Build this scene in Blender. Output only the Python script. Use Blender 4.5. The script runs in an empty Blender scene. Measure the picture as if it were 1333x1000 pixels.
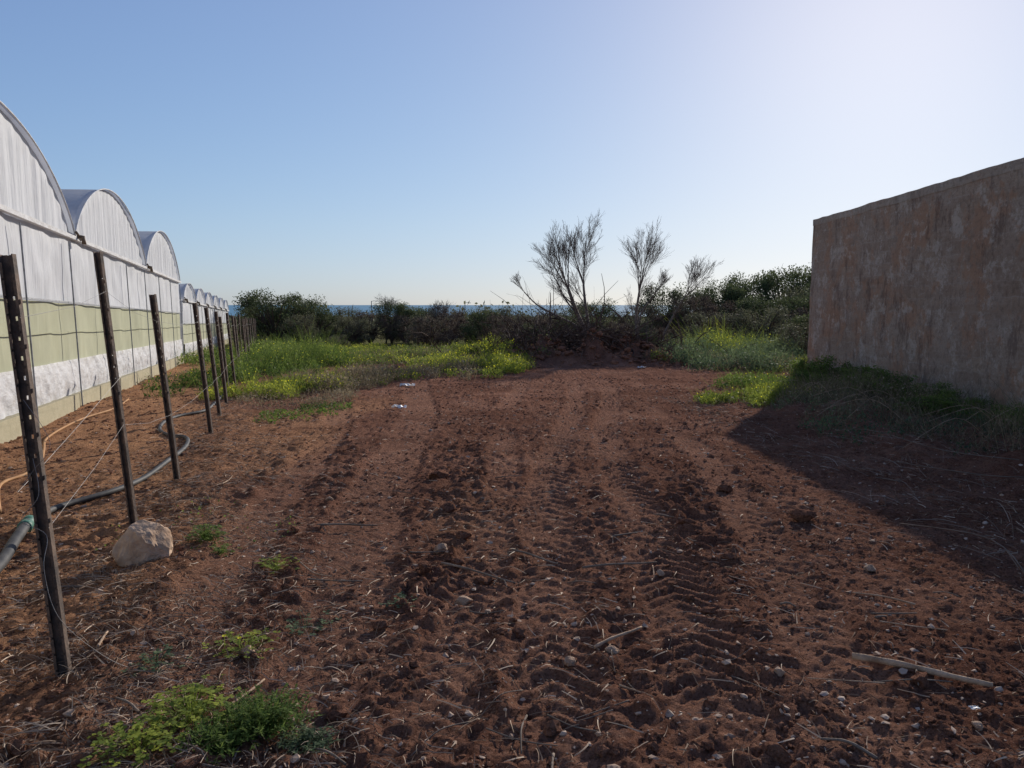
import bpy, math, random
import numpy as np
from mathutils import Vector, Matrix
from mathutils import noise as mnoise
rng = np.random.default_rng(11); random.seed(11)
scene = bpy.context.scene
scene.view_settings.view_transform='Standard'; scene.view_settings.look='None'; scene.view_settings.exposure=0
COL = scene.collection

# ------------------------------------------------------------ noise
def _h(ix,iy,seed):
    a=(ix.astype(np.int64)*374761393 + iy.astype(np.int64)*668265263 + seed*974634777)&0xffffffff
    a=((a^(a>>13))*1274126177)&0xffffffff
    a=((a^(a>>15))*668265263)&0xffffffff
    return ((a^(a>>16))&0xffffff)/float(0xffffff)
def vn(x,y,seed=0):
    x=np.asarray(x,float);y=np.asarray(y,float)
    ix=np.floor(x);iy=np.floor(y);fx=x-ix;fy=y-iy
    fx=fx*fx*(3-2*fx);fy=fy*fy*(3-2*fy)
    ix=ix.astype(np.int64);iy=iy.astype(np.int64)
    a=_h(ix,iy,seed);b=_h(ix+1,iy,seed);c=_h(ix,iy+1,seed);d=_h(ix+1,iy+1,seed)
    return (a*(1-fx)+b*fx)*(1-fy)+(c*(1-fx)+d*fx)*fy
def rn(x,y,w,seed=0):
    c,s=math.cos(seed*1.3+.5),math.sin(seed*1.3+.5)
    return vn((c*x-s*y)/w,(s*x+c*y)/w,seed)-.5
def ss(a,b,x):
    t=np.clip((x-a)/(b-a),0,1);return t*t*(3-2*t)

# tyre tracks: x0,slope,y0,width,lug,always
TR=[(.82,.098,4.06,.42,1.0,1.0),(.31,.091,5.57,.40,.8,.8),(-.93,-.095,4.85,.62,.2,.5),(-1.75,-.16,5.0,.40,.1,0),(1.75,.10,5.0,.36,.3,.1),(-.15,.03,9.0,.35,.4,0)]
def surf(x,y):
    x=np.asarray(x,float);y=np.asarray(y,float)
    base=np.where(y<300,-.022*y,-6.6-.012*(y-300))
    near=1/(1+(np.maximum(y-35,0)/12)**2)/(1+(np.maximum(np.abs(x)-25,0)/10)**2)
    z=base+near*(.08*rn(x,y,4.0,1)+.035*rn(x,y,1.3,2))
    comp=np.zeros_like(z);lug=np.zeros_like(z);edge=np.zeros_like(z)
    for i,(x0,sl,y0,w,lg,al) in enumerate(TR):
        d=x-(x0+sl*(y-y0)+.12*np.sin(y*.45+i))
        ad=np.abs(d)+.08*rn(x,y,.25,20+i)
        fade=np.maximum(ss(.18,.42,vn(x/1.4+9*i,y/2.2,31+i)),al)*ss(2.2,3.2,y)*(1-ss(16,24,y))
        ins=(1-ss(w/2-.06,w/2+.04,ad))*fade
        comp=np.maximum(comp,ins)
        edge+=np.exp(-((ad-w/2-.07)/.055)**2)*fade*(.3+1.4*vn(x/.2,y/.2,91+i))
        ph=(y*1.0+np.abs(d)*.9)/(.140+.004*np.maximum(y-5,0))
        b=ss(-.05,.55,np.sin(2*math.pi*ph+1.3*rn(x,y,.4,60)))
        lug+=lg*ins*(b-.5)*(.35+.65*ss(.30,.55,vn(x/.45,y/.5,71+i)))*(.5+1.0*vn(x/.09,y/.09,81))
    loose=np.exp(-((x+.35+.03*(y-5)+.35*rn(x,y,1.2,44))/.28)**2)*(1-ss(8,12,y))*ss(.25,.55,vn(x/.6,y/.8,46))
    loose+=.7*np.exp(-((x-1.35-.09*(y-4)+.3*rn(x,y,1.,45))/.2)**2)*(1-ss(8,12,y))*ss(.3,.6,vn(x/.6,y/.8,47))
    rough=(1-.5*comp)*(1+.8*loose)*(.30+1.0*vn(x/1.1,y/1.1,5))
    c1=ss(.62,.90,vn(x/.14+3,y/.13,7)); c2=ss(.46,.84,vn(x/.068,y/.068,8)); c3=vn(x/.040,y/.040,9)
    z=z+near*(rough*(.024*c1+.021*c2+.015*c3+.015*rn(x,y,.45,3))-.011*comp+.010*edge+.029*lug+.010*loose)
    # low bank beside the wall, bank beside the fence, spoil heaps
    z+=.17*ss(4.4,5.2,x+.6*rn(x,y,.8,34))*(1-ss(13,17,y))*ss(-2,2,y)*(1-ss(6.0,7.2,x))*(.4+1.2*vn(x/.6,y/.6,33))
    fx=x-(-.95-.31*y)
    z+=.07*np.exp(-((fx-.25)/.45)**2)*(1-ss(40,50,y))
    for (mx,my,rx,ry,h) in [(1.6,28.4,1.7,1.1,.6),(4.4,28.6,1.7,1.1,.55),(.0,29.6,1.5,1.2,.45),(6.4,30,1.6,1.2,.4),(3.1,28.0,.9,.8,.35),(-1.3,30.5,1.2,1.0,.3)]:
        z+=h*np.exp(-((x-mx)/rx)**2-((y-my)/ry)**2)*(.2+1.5*vn(x/.35,y/.35,90))
    return z,comp,loose
def H(x,y): return surf(x,y)[0]
def h1(x,y): return float(H(np.array([x]),np.array([y]))[0])

# ------------------------------------------------------------ helpers
def fast_mesh(name,V,F,mats,attrs=None,mi=None,smooth=False):
    V=np.asarray(V,np.float32);F=np.asarray(F,np.int32)
    me=bpy.data.meshes.new(name);k=F.shape[1]
    me.vertices.add(len(V));me.vertices.foreach_set("co",V.ravel())
    me.loops.add(F.size);me.loops.foreach_set("vertex_index",F.ravel())
    me.polygons.add(len(F));me.polygons.foreach_set("loop_start",np.arange(0,F.size,k,dtype=np.int32))
    for m in mats: me.materials.append(m)
    if mi is not None: me.polygons.foreach_set("material_index",np.asarray(mi,np.int32))
    me.polygons.foreach_set("use_smooth",np.full(len(F),smooth))
    me.update(calc_edges=True)
    if attrs:
        for n,v in attrs.items():
            a=me.attributes.new(n,'FLOAT','POINT');a.data.foreach_set("value",np.asarray(v,np.float32))
    return me
def obj(name,me,parent=None):
    o=bpy.data.objects.new(name,me);COL.objects.link(o)
    if parent: o.parent=parent
    return o
def tag(o,label=None,cat=None,kind=None,group=None):
    if label:o["label"]=label
    if cat:o["category"]=cat
    if kind:o["kind"]=kind
    if group:o["group"]=group
    return o
class Geo:
    def __init__(s): s.v=[];s.f=[];s.m=[]
    def tube(s,path,rad,n=6,cap=True,mi=0):
        P=[Vector(p) for p in path];k=len(P)
        if not hasattr(rad,'__len__'): rad=[rad]*k
        b=len(s.v);ref=None
        for i,p in enumerate(P):
            t=(P[min(i+1,k-1)]-P[max(i-1,0)])
            if t.length<1e-9:t=Vector((0,0,1))
            t.normalize()
            if ref is None:
                a=Vector((0,0,1)) if abs(t.z)<.9 else Vector((1,0,0)); ref=t.cross(a).normalized()
            u=(ref-t*ref.dot(t));u.normalize();ref=u;w=t.cross(u)
            for j in range(n):
                an=2*math.pi*j/n;q=p+(u*math.cos(an)+w*math.sin(an))*rad[i];s.v.append((q.x,q.y,q.z))
        for i in range(k-1):
            for j in range(n):
                j2=(j+1)%n;s.f.append((b+i*n+j,b+i*n+j2,b+(i+1)*n+j2,b+(i+1)*n+j));s.m.append(mi)
        if cap:
            s.f.append(tuple(b+j for j in reversed(range(n))));s.m.append(mi)
            s.f.append(tuple(b+(k-1)*n+j for j in range(n)));s.m.append(mi)
    def box(s,c,d,mi=0):
        b=len(s.v);x,y,z=c;a,e,f=d[0]/2,d[1]/2,d[2]/2
        for sx,sy,sz in [(-1,-1,-1),(1,-1,-1),(1,1,-1),(-1,1,-1),(-1,-1,1),(1,-1,1),(1,1,1),(-1,1,1)]:
            s.v.append((x+sx*a,y+sy*e,z+sz*f))
        for q in [(0,3,2,1),(4,5,6,7),(0,1,5,4),(1,2,6,5),(2,3,7,6),(3,0,4,7)]:
            s.f.append(tuple(b+i for i in q));s.m.append(mi)
    def mesh(s,name,mats,smooth=False):
        me=bpy.data.meshes.new(name);me.from_pydata(s.v,[],s.f)
        for m in mats: me.materials.append(m)
        me.polygons.foreach_set("material_index",s.m)
        me.polygons.foreach_set("use_smooth",[smooth]*len(s.f));me.update();return me
def smooth_path(pts,n=8):
    pts=[Vector(p) for p in pts];out=[]
    for i in range(len(pts)-1):
        p0=pts[max(i-1,0)];p1=pts[i];p2=pts[i+1];p3=pts[min(i+2,len(pts)-1)]
        for j in range(n):
            t=j/n;out.append(.5*((2*p1)+(p2-p0)*t+(2*p0-5*p1+4*p2-p3)*t*t+(3*p1-p0-3*p2+p3)*t**3))
    out.append(pts[-1]);return out

# ------------------------------------------------------------ materials
def newmat(name):
    m=bpy.data.materials.new(name);m.use_nodes=True;nt=m.node_tree
    for n in list(nt.nodes): nt.nodes.remove(n)
    return m,nt
class N:
    def __init__(s,nt): s.nt=nt
    def n(s,t,**k):
        a=s.nt.nodes.new(t)
        for q,v in k.items(): setattr(a,q,v)
        return a
    def l(s,a,b): s.nt.links.new(a,b)
    def noise(s,scale,detail=4,rough=.6,vec=None,co='Object'):
        a=s.n('ShaderNodeTexNoise');a.inputs['Scale'].default_value=scale;a.inputs['Detail'].default_value=detail;a.inputs['Roughness'].default_value=rough
        if vec is None:
            c=s.n('ShaderNodeTexCoord');vec=c.outputs[co]
        s.l(vec,a.inputs['Vector']);return a.outputs['Fac']
    def ramp(s,fac,stops):
        r=s.n('ShaderNodeValToRGB');cr=r.color_ramp
        while len(cr.elements)<len(stops): cr.elements.new(.5)
        for e,(p,c) in zip(cr.elements,stops):
            e.position=p;e.color=(*c,1) if len(c)==3 else c
        s.l(fac,r.inputs['Fac']);return r.outputs['Color']
    def mix(s,fac,a,b,mode='MIX'):
        m=s.n('ShaderNodeMix',data_type='RGBA',blend_type=mode)
        for i,v in ((0,fac),(6,a),(7,b)):
            if hasattr(v,'is_linked'): s.l(v,m.inputs[i])
            elif i==0: m.inputs[0].default_value=v
            else: m.inputs[i].default_value=(*v,1)
        return m.outputs[2]
    def math(s,op,a,b=0.):
        m=s.n('ShaderNodeMath',operation=op)
        for i,v in ((0,a),(1,b)):
            if hasattr(v,'is_linked'): s.l(v,m.inputs[i])
            else: m.inputs[i].default_value=v
        return m.outputs[0]
    def attr(s,name):
        a=s.n('ShaderNodeAttribute',attribute_name=name);return a.outputs['Fac']
    def bump(s,h,strength,dist,prev=None):
        b=s.n('ShaderNodeBump');b.inputs['Strength'].default_value=strength;b.inputs['Distance'].default_value=dist
        s.l(h,b.inputs['Height'])
        if prev is not None:s.l(prev,b.inputs['Normal'])
        return b.outputs['Normal']
    def out(s,col,rough=.9,spec=.2,normal=None,trans=0,metal=0):
        p=s.n('ShaderNodeBsdfPrincipled');o=s.n('ShaderNodeOutputMaterial')
        if hasattr(col,'is_linked'): s.l(col,p.inputs['Base Color'])
        else: p.inputs['Base Color'].default_value=(*col,1)
        p.inputs['Roughness'].default_value=rough;p.inputs['Specular IOR Level'].default_value=spec;p.inputs['Metallic'].default_value=metal
        if normal is not None:s.l(normal,p.inputs['Normal'])
        if trans>0:
            t=s.n('ShaderNodeBsdfTranslucent');mx=s.n('ShaderNodeMixShader');mx.inputs[0].default_value=trans
            if hasattr(col,'is_linked'): s.l(col,t.inputs['Color'])
            else: t.inputs['Color'].default_value=(*col,1)
            s.l(p.outputs[0],mx.inputs[1]);s.l(t.outputs[0],mx.inputs[2]);s.l(mx.outputs[0],o.inputs['Surface'])
        else: s.l(p.outputs[0],o.inputs['Surface'])
def simple(name,c1,c2,scale=5,rough=.85,spec=.2,trans=0,bump=0,bs=30,metal=0,lo=.35,hi=.65):
    m,nt=newmat(name);k=N(nt);f=k.noise(scale,5)
    col=k.ramp(f,[(lo,c1),(hi,c2)])
    nm=k.bump(k.noise(bs,5),bump,.02) if bump else None
    k.out(col,rough,spec,nm,trans,metal);return m
def leafmat(name,c1,c2,c3,trans=.35):
    m,nt=newmat(name);k=N(nt)
    col=k.ramp(k.attr("var"),[(0,c1),(.55,c2),(1,c3)])
    k.out(col,.7,.12,None,trans);return m

def soil(name,cl=False):
    m,nt=newmat(name);k=N(nt)
    a=k.noise(1.1,7,.7);b=k.noise(14,6,.7);c=k.noise(90,3,.6);e=k.noise(.45,4,.6)
    col=k.ramp(a,[(.32,(.13,.056,.036)),(.50,(.22,.104,.068)),(.66,(.35,.188,.126))])
    col=k.mix(k.math('MULTIPLY',k.ramp(b,[(.38,(0,0,0)),(.7,(1,1,1))]),.55),col,(.40,.222,.150))
    col=k.mix(k.math('MULTIPLY',k.ramp(e,[(.38,(1,1,1)),(.55,(0,0,0))]),.42),col,(.125,.056,.037))
    if not cl:
        col=k.mix(k.math('MULTIPLY',k.attr("orange"),k.ramp(a,[(.25,(.3,.3,.3)),(.6,(1,1,1))])),col,(.50,.265,.14))
        col=k.mix(k.math('MULTIPLY',k.attr("comp"),.35),col,(.41,.225,.150))
        vg=k.mix(k.noise(.35,5),(.11,.12,.04),(.20,.17,.09))
        col=k.mix(k.attr("veg"),col,vg)
    else: col=k.mix(.35,col,(.36,.19,.125))
    sp=k.ramp(c,[(.62,(0,0,0)),(.70,(1,1,1))])
    col=k.mix(k.math('MULTIPLY',sp,.45),col,(.56,.40,.30))
    dk=k.ramp(k.noise(55,4),[(.36,(1,1,1)),(.49,(0,0,0))])
    col=k.mix(k.math('MULTIPLY',dk,.65),col,(.070,.033,.022))
    nm=k.bump(k.noise(26,7,.8),1.0,.040);nm=k.bump(k.noise(110,4,.7),.9,.013,nm)
    k.out(col,1.0,.0,nm);return m
M_soil=soil("red_soil");M_clod=soil("clod_soil",True)
M_stone=simple("pale_limestone",(.34,.225,.15),(.55,.40,.285),9,.95,.05,0,.9,18)
M_tan=simple("tan_stone",(.28,.18,.12),(.46,.33,.24),14,.95,.05,0,.8,40)
M_pebble=simple("pebble",(.24,.155,.11),(.52,.40,.31),3,.9,.1,0,.3,60,lo=.3,hi=.7)
M_bark=simple("grey_bark",(.12,.09,.07),(.24,.19,.15),8,.9,.15,0,.5,40)
M_twig=simple("dead_twig",(.12,.095,.075),(.22,.175,.14),6,.9,.1)
M_brush=simple("brush_wood",(.05,.030,.023),(.16,.108,.08),4,.95,.1)
M_stick=simple("dry_stick",(.28,.185,.12),(.50,.36,.25),12,.9,.1,0,.5,60)
M_straw=leafmat("straw",(.14,.08,.05),(.30,.20,.13),(.65,.50,.36),.15)
M_litter=leafmat("dry_litter",(.11,.072,.05),(.23,.165,.12),(.42,.33,.25),.15)
M_dark=leafmat("dark_foliage",(.038,.050,.023),(.085,.102,.042),(.155,.175,.075),.3)
M_olive=leafmat("olive_foliage",(.075,.077,.045),(.14,.14,.078),(.23,.22,.13),.3)
M_rust=leafmat("brown_scrub",(.09,.065,.048),(.165,.125,.09),(.27,.21,.15),.3)
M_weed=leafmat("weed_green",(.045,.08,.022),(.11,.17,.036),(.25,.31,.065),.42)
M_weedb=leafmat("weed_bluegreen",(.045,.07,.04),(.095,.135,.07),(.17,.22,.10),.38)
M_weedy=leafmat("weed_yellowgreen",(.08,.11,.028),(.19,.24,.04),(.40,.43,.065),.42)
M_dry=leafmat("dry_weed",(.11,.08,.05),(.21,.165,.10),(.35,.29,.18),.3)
M_flower=simple("yellow_petals",(.80,.72,.03),(.88,.82,.06),10,.6,.2,.4)
M_post=simple("rusted_steel",(.065,.053,.047),(.18,.125,.092),14,.8,.2,0,.3,60,.05)
M_wire=simple("galvanised_wire",(.20,.18,.17),(.32,.30,.28),20,.6,.3,0,0,30,.3)
M_pipe=simple("black_pipe",(.028,.028,.030),(.075,.070,.066),10,.65,.22)
M_coup=simple("green_coupling",(.03,.11,.075),(.06,.17,.12),20,.55,.3)
M_hose=simple("orange_hose",(.33,.17,.07),(.43,.24,.11),12,.7,.15)
M_lit=simple("white_plastic_litter",(.6,.6,.6),(.8,.8,.8),20,.5,.3,.2)
M_brown=simple("brown_fitting",(.10,.07,.05),(.2,.15,.1),20,.6,.3)
M_grey=simple("galvanised_steel",(.18,.185,.19),(.34,.35,.36),12,.6,.3,0,0,30,.2)

def film(name,c1,c2,trans,sx,sz,bs,dist=.08,dirt=(.42,.38,.33),da=.25):
    m,nt=newmat(name);k=N(nt)
    tc=k.n('ShaderNodeTexCoord');mp=k.n('ShaderNodeMapping');mp.inputs['Scale'].default_value=(sx,sx,sz);k.l(tc.outputs['Object'],mp.inputs['Vector'])
    f=k.noise(1,6,.65,mp.outputs[0]);g=k.noise(.8,4)
    col=k.mix(f,c1,c2);col=k.mix(k.math('MULTIPLY',k.ramp(g,[(.45,(0,0,0)),(.75,(1,1,1))]),.35),col,tuple(.78*v for v in c1))
    col=k.mix(k.math('MULTIPLY',k.ramp(k.noise(3.5,7,.75),[(.5,(0,0,0)),(.7,(1,1,1))]),da),col,dirt)
    nm=k.bump(f,bs,dist)
    k.out(col,.55,.2,nm,trans);return m
M_film=film("white_film",(.60,.61,.62),(.80,.80,.81),.35,4.5,.35,.8,.08,(.45,.44,.42),.15)
M_roof=film("roof_film",(.50,.52,.55),(.70,.72,.74),.4,1.2,.6,.4)
M_skirt=film("crumpled_plastic",(.62,.61,.60),(.82,.81,.80),.3,1.8,3,1.0,.08,(.40,.33,.26),.5)
m,nt=newmat("pale_green_net");k=N(nt);tc=k.n('ShaderNodeTexCoord');mp=k.n('ShaderNodeMapping');mp.inputs['Scale'].default_value=(2.5,2.5,.5);k.l(tc.outputs['Object'],mp.inputs['Vector'])
f=k.noise(1,5,.6,mp.outputs[0]);col=k.mix(f,(.47,.47,.31),(.62,.62,.44));col=k.mix(k.math('MULTIPLY',k.ramp(k.noise(.9,5),[(.4,(0,0,0)),(.7,(1,1,1))]),.5),col,(.39,.39,.26));k.out(col,.8,.15,k.bump(f,.6,.06),.35);M_net=m
m,nt=newmat("mossy_base");k=N(nt);f=k.noise(6,6);col=k.mix(f,(.28,.25,.16),(.48,.43,.30));k.out(col,.9,.1,k.bump(k.noise(30,5),.5,.02));M_base=m

# block wall material
def blockmat(name,beam=False):
    m,nt=newmat(name);k=N(nt);tc=k.n('ShaderNodeTexCoord');sp=k.n('ShaderNodeSeparateXYZ');k.l(tc.outputs['Object'],sp.inputs[0])
    xy=k.math('ADD',sp.outputs[0],sp.outputs[1]);cb=k.n('ShaderNodeCombineXYZ');k.l(xy,cb.inputs[0]);k.l(sp.outputs[2],cb.inputs[1])
    stv=k.n('ShaderNodeMapping');stv.inputs['Scale'].default_value=(2.6,2.6,.8);k.l(tc.outputs['Object'],stv.inputs['Vector'])
    bnd=k.n('ShaderNodeMapping');bnd.inputs['Scale'].default_value=(.35,.35,3.6);k.l(tc.outputs['Object'],bnd.inputs['Vector'])
    st=k.noise(1,7,.8,stv.outputs[0]);bd=k.noise(1,7,.75,bnd.outputs[0]);big=k.noise(1.1,7,.75);med=k.noise(2.2,8,.8);fine=k.noise(28,6,.75)
    br=k.n('ShaderNodeTexBrick');br.inputs['Scale'].default_value=1;br.inputs['Brick Width'].default_value=.5;br.inputs['Row Height'].default_value=.255
    br.inputs['Mortar Size'].default_value=.020;br.inputs['Mortar Smooth'].default_value=1.0;br.inputs['Color1'].default_value=(.56,.385,.26,1);br.inputs['Color2'].default_value=(.38,.25,.17,1);br.inputs['Mortar'].default_value=(.56,.44,.34,1)
    wob=k.n('ShaderNodeVectorMath',operation='ADD');nn=k.n('ShaderNodeTexNoise');nn.inputs['Scale'].default_value=4;nn.inputs['Detail'].default_value=5;k.l(tc.outputs['Object'],nn.inputs['Vector'])
    sc=k.n('ShaderNodeVectorMath',operation='SCALE');sc.inputs['Scale'].default_value=.11;k.l(nn.outputs['Color'],sc.inputs[0])
    k.l(cb.outputs[0],wob.inputs[0]);k.l(sc.outputs[0],wob.inputs[1]);k.l(wob.outputs[0],br.inputs['Vector'])
    pl=k.mix(k.ramp(fine,[(.35,(0,0,0)),(.65,(1,1,1))]),(.45,.325,.235),(.59,.455,.345))
    col=k.mix(k.ramp(med,[(.40,(.15,.15,.15)),(.53,(.92,.92,.92))]),br.outputs['Color'],pl)
    col=k.mix(k.math('MULTIPLY',k.ramp(bd,[(.46,(0,0,0)),(.58,(1,1,1))]),.42),col,(.38,.25,.165))
    col=k.mix(k.math('MULTIPLY',k.ramp(big,[(.50,(0,0,0)),(.56,(1,1,1))]),.62),col,(.54,.285,.16))
    col=k.mix(k.math('MULTIPLY',k.ramp(st,[(.54,(0,0,0)),(.60,(1,1,1))]),.65),col,(.22,.145,.108))
    col=k.mix(k.math('MULTIPLY',k.ramp(k.noise(1.9,8,.8),[(.53,(0,0,0)),(.59,(1,1,1))]),.62),col,(.72,.60,.48))
    if beam: col=k.mix(.5,col,(.56,.45,.35))
    col=k.mix(k.math('MULTIPLY',k.ramp(k.noise(11,6,.75),[(.35,(1,1,1)),(.5,(0,0,0))]),.5),col,(.20,.135,.10))
    nm=k.bump(fine,1.0,.035);nm=k.bump(med,.8,.09,nm)
    if not beam: nm=k.bump(br.outputs['Fac'],-.15,.010,nm)
    k.out(col,1.,.0,nm);return m
M_block=blockmat("limestone_blocks");M_beam=blockmat("concrete_beam",True)
# sea
m,nt=newmat("sea_water");k=N(nt);tc=k.n('ShaderNodeTexCoord');mp=k.n('ShaderNodeMapping');mp.inputs['Scale'].default_value=(.004,.02,.01);k.l(tc.outputs['Object'],mp.inputs['Vector'])
f=k.noise(1,6,.6,mp.outputs[0]);k.out(k.mix(f,(.08,.20,.29),(.12,.27,.36)),.6,.15,k.bump(f,.6,3.));M_sea=m

# ------------------------------------------------------------ ground
ys=[-20000,-3000,-500,-100,-30,-10,-4,-1.5,0,.8,1.3,1.6];
while ys[-1]<60: ys.append(ys[-1]+max(.017,.0006*ys[-1]**2 if ys[-1]<30 else .02*ys[-1]))
while ys[-1]<1600: ys.append(ys[-1]*1.07)
ys+= [5000]
xp=[0.0]
while xp[-1]<3.5: xp.append(xp[-1]+.017)
while xp[-1]<14: xp.append(xp[-1]*1.0055)
while xp[-1]<30000: xp.append(xp[-1]*1.085)
xs=[-v for v in xp[:0:-1]]+xp
xs=np.array(xs);ys=np.array(ys);X,Y=np.meshgrid(xs,ys);X=X.ravel();Y=Y.ravel()
Z,comp,loose=surf(X,Y);Z=np.where(Y>3000,-60,Z)
jit=(rng.random(len(X))-.5)*.013*(1-.3*comp)*(np.abs(X)<14)*(Y>1.5)*(Y<32)*(.4+1.1*vn(X/.6,Y/.6,15));Z=Z+jit
nx,ny=len(xs),len(ys);I=np.arange((ny-1)*nx).reshape(ny-1,nx)[:,:-1].ravel()
F=np.stack([I,I+1,I+nx+1,I+nx],1)
fx=X-(-.95-.31*Y)
orange=(1-ss(-.6,.9,fx+.8*rn(X,Y,1.5,12)))*(1-ss(45,60,Y))
orange=np.maximum(orange,.75*ss(.42,.72,vn(X/1.5,Y/3,14))*(1-ss(-1.1,.6,X+.16*(Y-5)))*(1-ss(12,18,Y)))
veg=ss(36,52,Y+8*rn(X,Y,5,13))
veg=np.maximum(veg,ss(30,45,np.abs(X)))
me=fast_mesh("ground",np.stack([X,Y,Z],1),F,[M_soil],{"orange":orange,"comp":comp,"veg":veg},smooth=True)
tag(obj("ground",me),"red-brown tilled soil with tractor tyre tracks","ground","structure")
g=Geo();g.v=[(-60000,800,-20),(60000,800,-20),(60000,80000,-20),(-60000,80000,-20)];g.f=[(0,1,2,3)];g.m=[0]
tag(obj("sea",g.mesh("sea",[M_sea])),"calm blue-green sea reaching the horizon","sea","structure")

# ------------------------------------------------------------ scatter: clods, pebbles, straw
def ico():
    t=(1+5**.5)/2
    v=np.array([(-1,t,0),(1,t,0),(-1,-t,0),(1,-t,0),(0,-1,t),(0,1,t),(0,-1,-t),(0,1,-t),(t,0,-1),(t,0,1),(-t,0,-1),(-t,0,1)],float)
    v/=np.linalg.norm(v[0])
    f=np.array([(0,11,5),(0,5,1),(0,1,7),(0,7,10),(0,10,11),(1,5,9),(5,11,4),(11,10,2),(10,7,6),(7,1,8),(3,9,4),(3,4,2),(3,2,6),(3,6,8),(3,8,9),(4,9,5),(2,4,11),(6,2,10),(8,6,7),(9,8,1)])
    return v,f
def subdiv(v,f):
    v=list(map(tuple,v));d={};nf=[]
    def mid(a,b):
        k=(min(a,b),max(a,b))
        if k not in d:
            p=(np.array(v[a])+np.array(v[b]))/2;p/=np.linalg.norm(p);v.append(tuple(p));d[k]=len(v)-1
        return d[k]
    for a,b,c in f:
        x,y,z=mid(a,b),mid(b,c),mid(c,a);nf+=[(a,x,z),(b,y,x),(c,z,y),(x,y,z)]
    return np.array(v),np.array(nf)
IV,IF=ico();IV1,IF1=subdiv(IV,IF);IV2,IF2=subdiv(IV1,IF1);IV3,IF3=subdiv(IV2,IF2)
def rocks(name,x,y,r,mat,V0,F0,sink=.25,j=.28,smooth=False):
    n=len(x);k=len(V0)
    V=V0[None]*(1+j*(rng.random((n,k,1))-.5)*2)
    V=V*np.stack([.75+.6*rng.random(n),.75+.6*rng.random(n),.45+.35*rng.random(n)],1)[:,None]
    a=rng.random(n)*6.28;c,s=np.cos(a)[:,None],np.sin(a)[:,None]
    V=np.stack([V[...,0]*c-V[...,1]*s,V[...,0]*s+V[...,1]*c,V[...,2]],2)*r[:,None,None]
    z=H(x,y)+r*sink
    V=V+np.stack([x,y,z],1)[:,None]
    F=F0[None]+(np.arange(n)*k)[:,None,None]
    return fast_mesh(name,V.reshape(-1,3),F.reshape(-1,3),[mat],smooth=smooth)
def sample(n,ymax=22,xl=.75,ymin=2.1):
    y=ymin*(ymax/ymin)**(rng.random(n)**.9);x=(rng.random(n)*2-1)*(xl*y+.6)
    return x,y
def keep(x,y):
    k=(x>-3.6-.307*y)&(x<7.5)
    return k
x,y=sample(46000);_,c,l=surf(x,y);k_=keep(x,y)&(rng.random(len(x))<(.35+.4*l-.3*c+.5*(vn(x/.7,y/.7,77)>.55)));x,y=x[k_],y[k_]
r=.003+.012*rng.random(len(x))**2.6+.0007*y
tag(obj("soil_clods",rocks("clods",x,y,r,M_clod,IV,IF,.1,.45)),"loose crumbs of red soil scattered over the field","soil","stuff")
x,y=sample(2800,18);_,c,l=surf(x,y);k_=keep(x,y)&(rng.random(len(x))<(.14+.6*l-.1*c+.25*(vn(x/.5,y/.5,79)>.6)));x,y=x[k_],y[k_]
r=.012+.034*rng.random(len(x))**3
tag(obj("soil_lumps",rocks("lumps",x,y,r,M_clod,IV1,IF1,.1,.28)),"bigger lumps of turned red soil","soil","stuff")
x,y=sample(5000,24);k_=keep(x,y);x,y=x[k_],y[k_]
r=.003+.014*rng.random(len(x))**4+.0005*y
tag(obj("pebbles",rocks("pebbles",x,y,r,M_pebble,IV,IF,.2,.55)),"small pale angular stones strewn on the soil","pebbles","stuff")

def strips(name,x,y,L,w,mat,lift=.006,curve=.3,tilt=.15,var=None,seg=4):
    n=len(x);a=rng.random(n)*6.283;da=(rng.random(n)-.5)*curve*2;ti=np.abs(rng.normal(0,tilt,n))
    V=np.zeros((n,seg+1,2,3));px=x.copy();py=y.copy();hz=H(x,y)+lift;z=hz.copy()
    for i in range(seg+1):
        aa=a+da*i;wx,wy=-np.sin(aa)*w/2,np.cos(aa)*w/2;tp=1-.6*i/seg
        V[:,i,0]=np.stack([px+wx*tp,py+wy*tp,z],1);V[:,i,1]=np.stack([px-wx*tp,py-wy*tp,z+w*.5],1)
        px=px+np.cos(aa)*L/seg*np.cos(ti);py=py+np.sin(aa)*L/seg*np.cos(ti)
        z=np.maximum(H(px,py)+lift,z+np.sin(ti)*L/seg*(1-1.3*i/seg))
    b=np.arange(n)[:,None]*(seg+1)*2+np.arange(seg)[None]*2
    F=np.stack([b,b+1,b+3,b+2],2).reshape(-1,4)
    if var is None: var=rng.random(n)
    return fast_mesh(name,V.reshape(-1,3),F,[mat],{"var":np.repeat(var,(seg+1)*2)})
x,y=sample(20000,20);k_=keep(x,y)&(rng.random(len(x))<.35+.65*(vn(x/.8,y/.8,55)>.5));x,y=x[k_],y[k_];n=len(x)
tag(obj("straw_debris",strips("straw",x,y,.015+.13*rng.random(n)**2.5,.0018+.0035*rng.random(n)+.0003*y,M_straw,curve=.12,var=rng.random(n)**1.3)),"broken stalks and straw bits on the soil","straw","stuff")
n=14000;y=1.9*(16/1.9)**rng.random(n);x=-.95-.31*y+rng.normal(.0,.6,n)+.3;k_=vn(x/.5,y/.5,41)>.34;x,y=x[k_],y[k_];n=len(x)
tag(obj("dry_grass_litter",strips("litter",x,y,.03+.12*rng.random(n),.002+.003*rng.random(n),M_litter,.006,.16,.35)),"matted grey-brown dead grass along the fence","dead grass","stuff")
n=6500;y=3+13*rng.random(n);x=3.1+4.2*rng.random(n);k_=vn(x/.6,y/.6,42)>.42;x,y=x[k_],y[k_];n=len(x)
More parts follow.
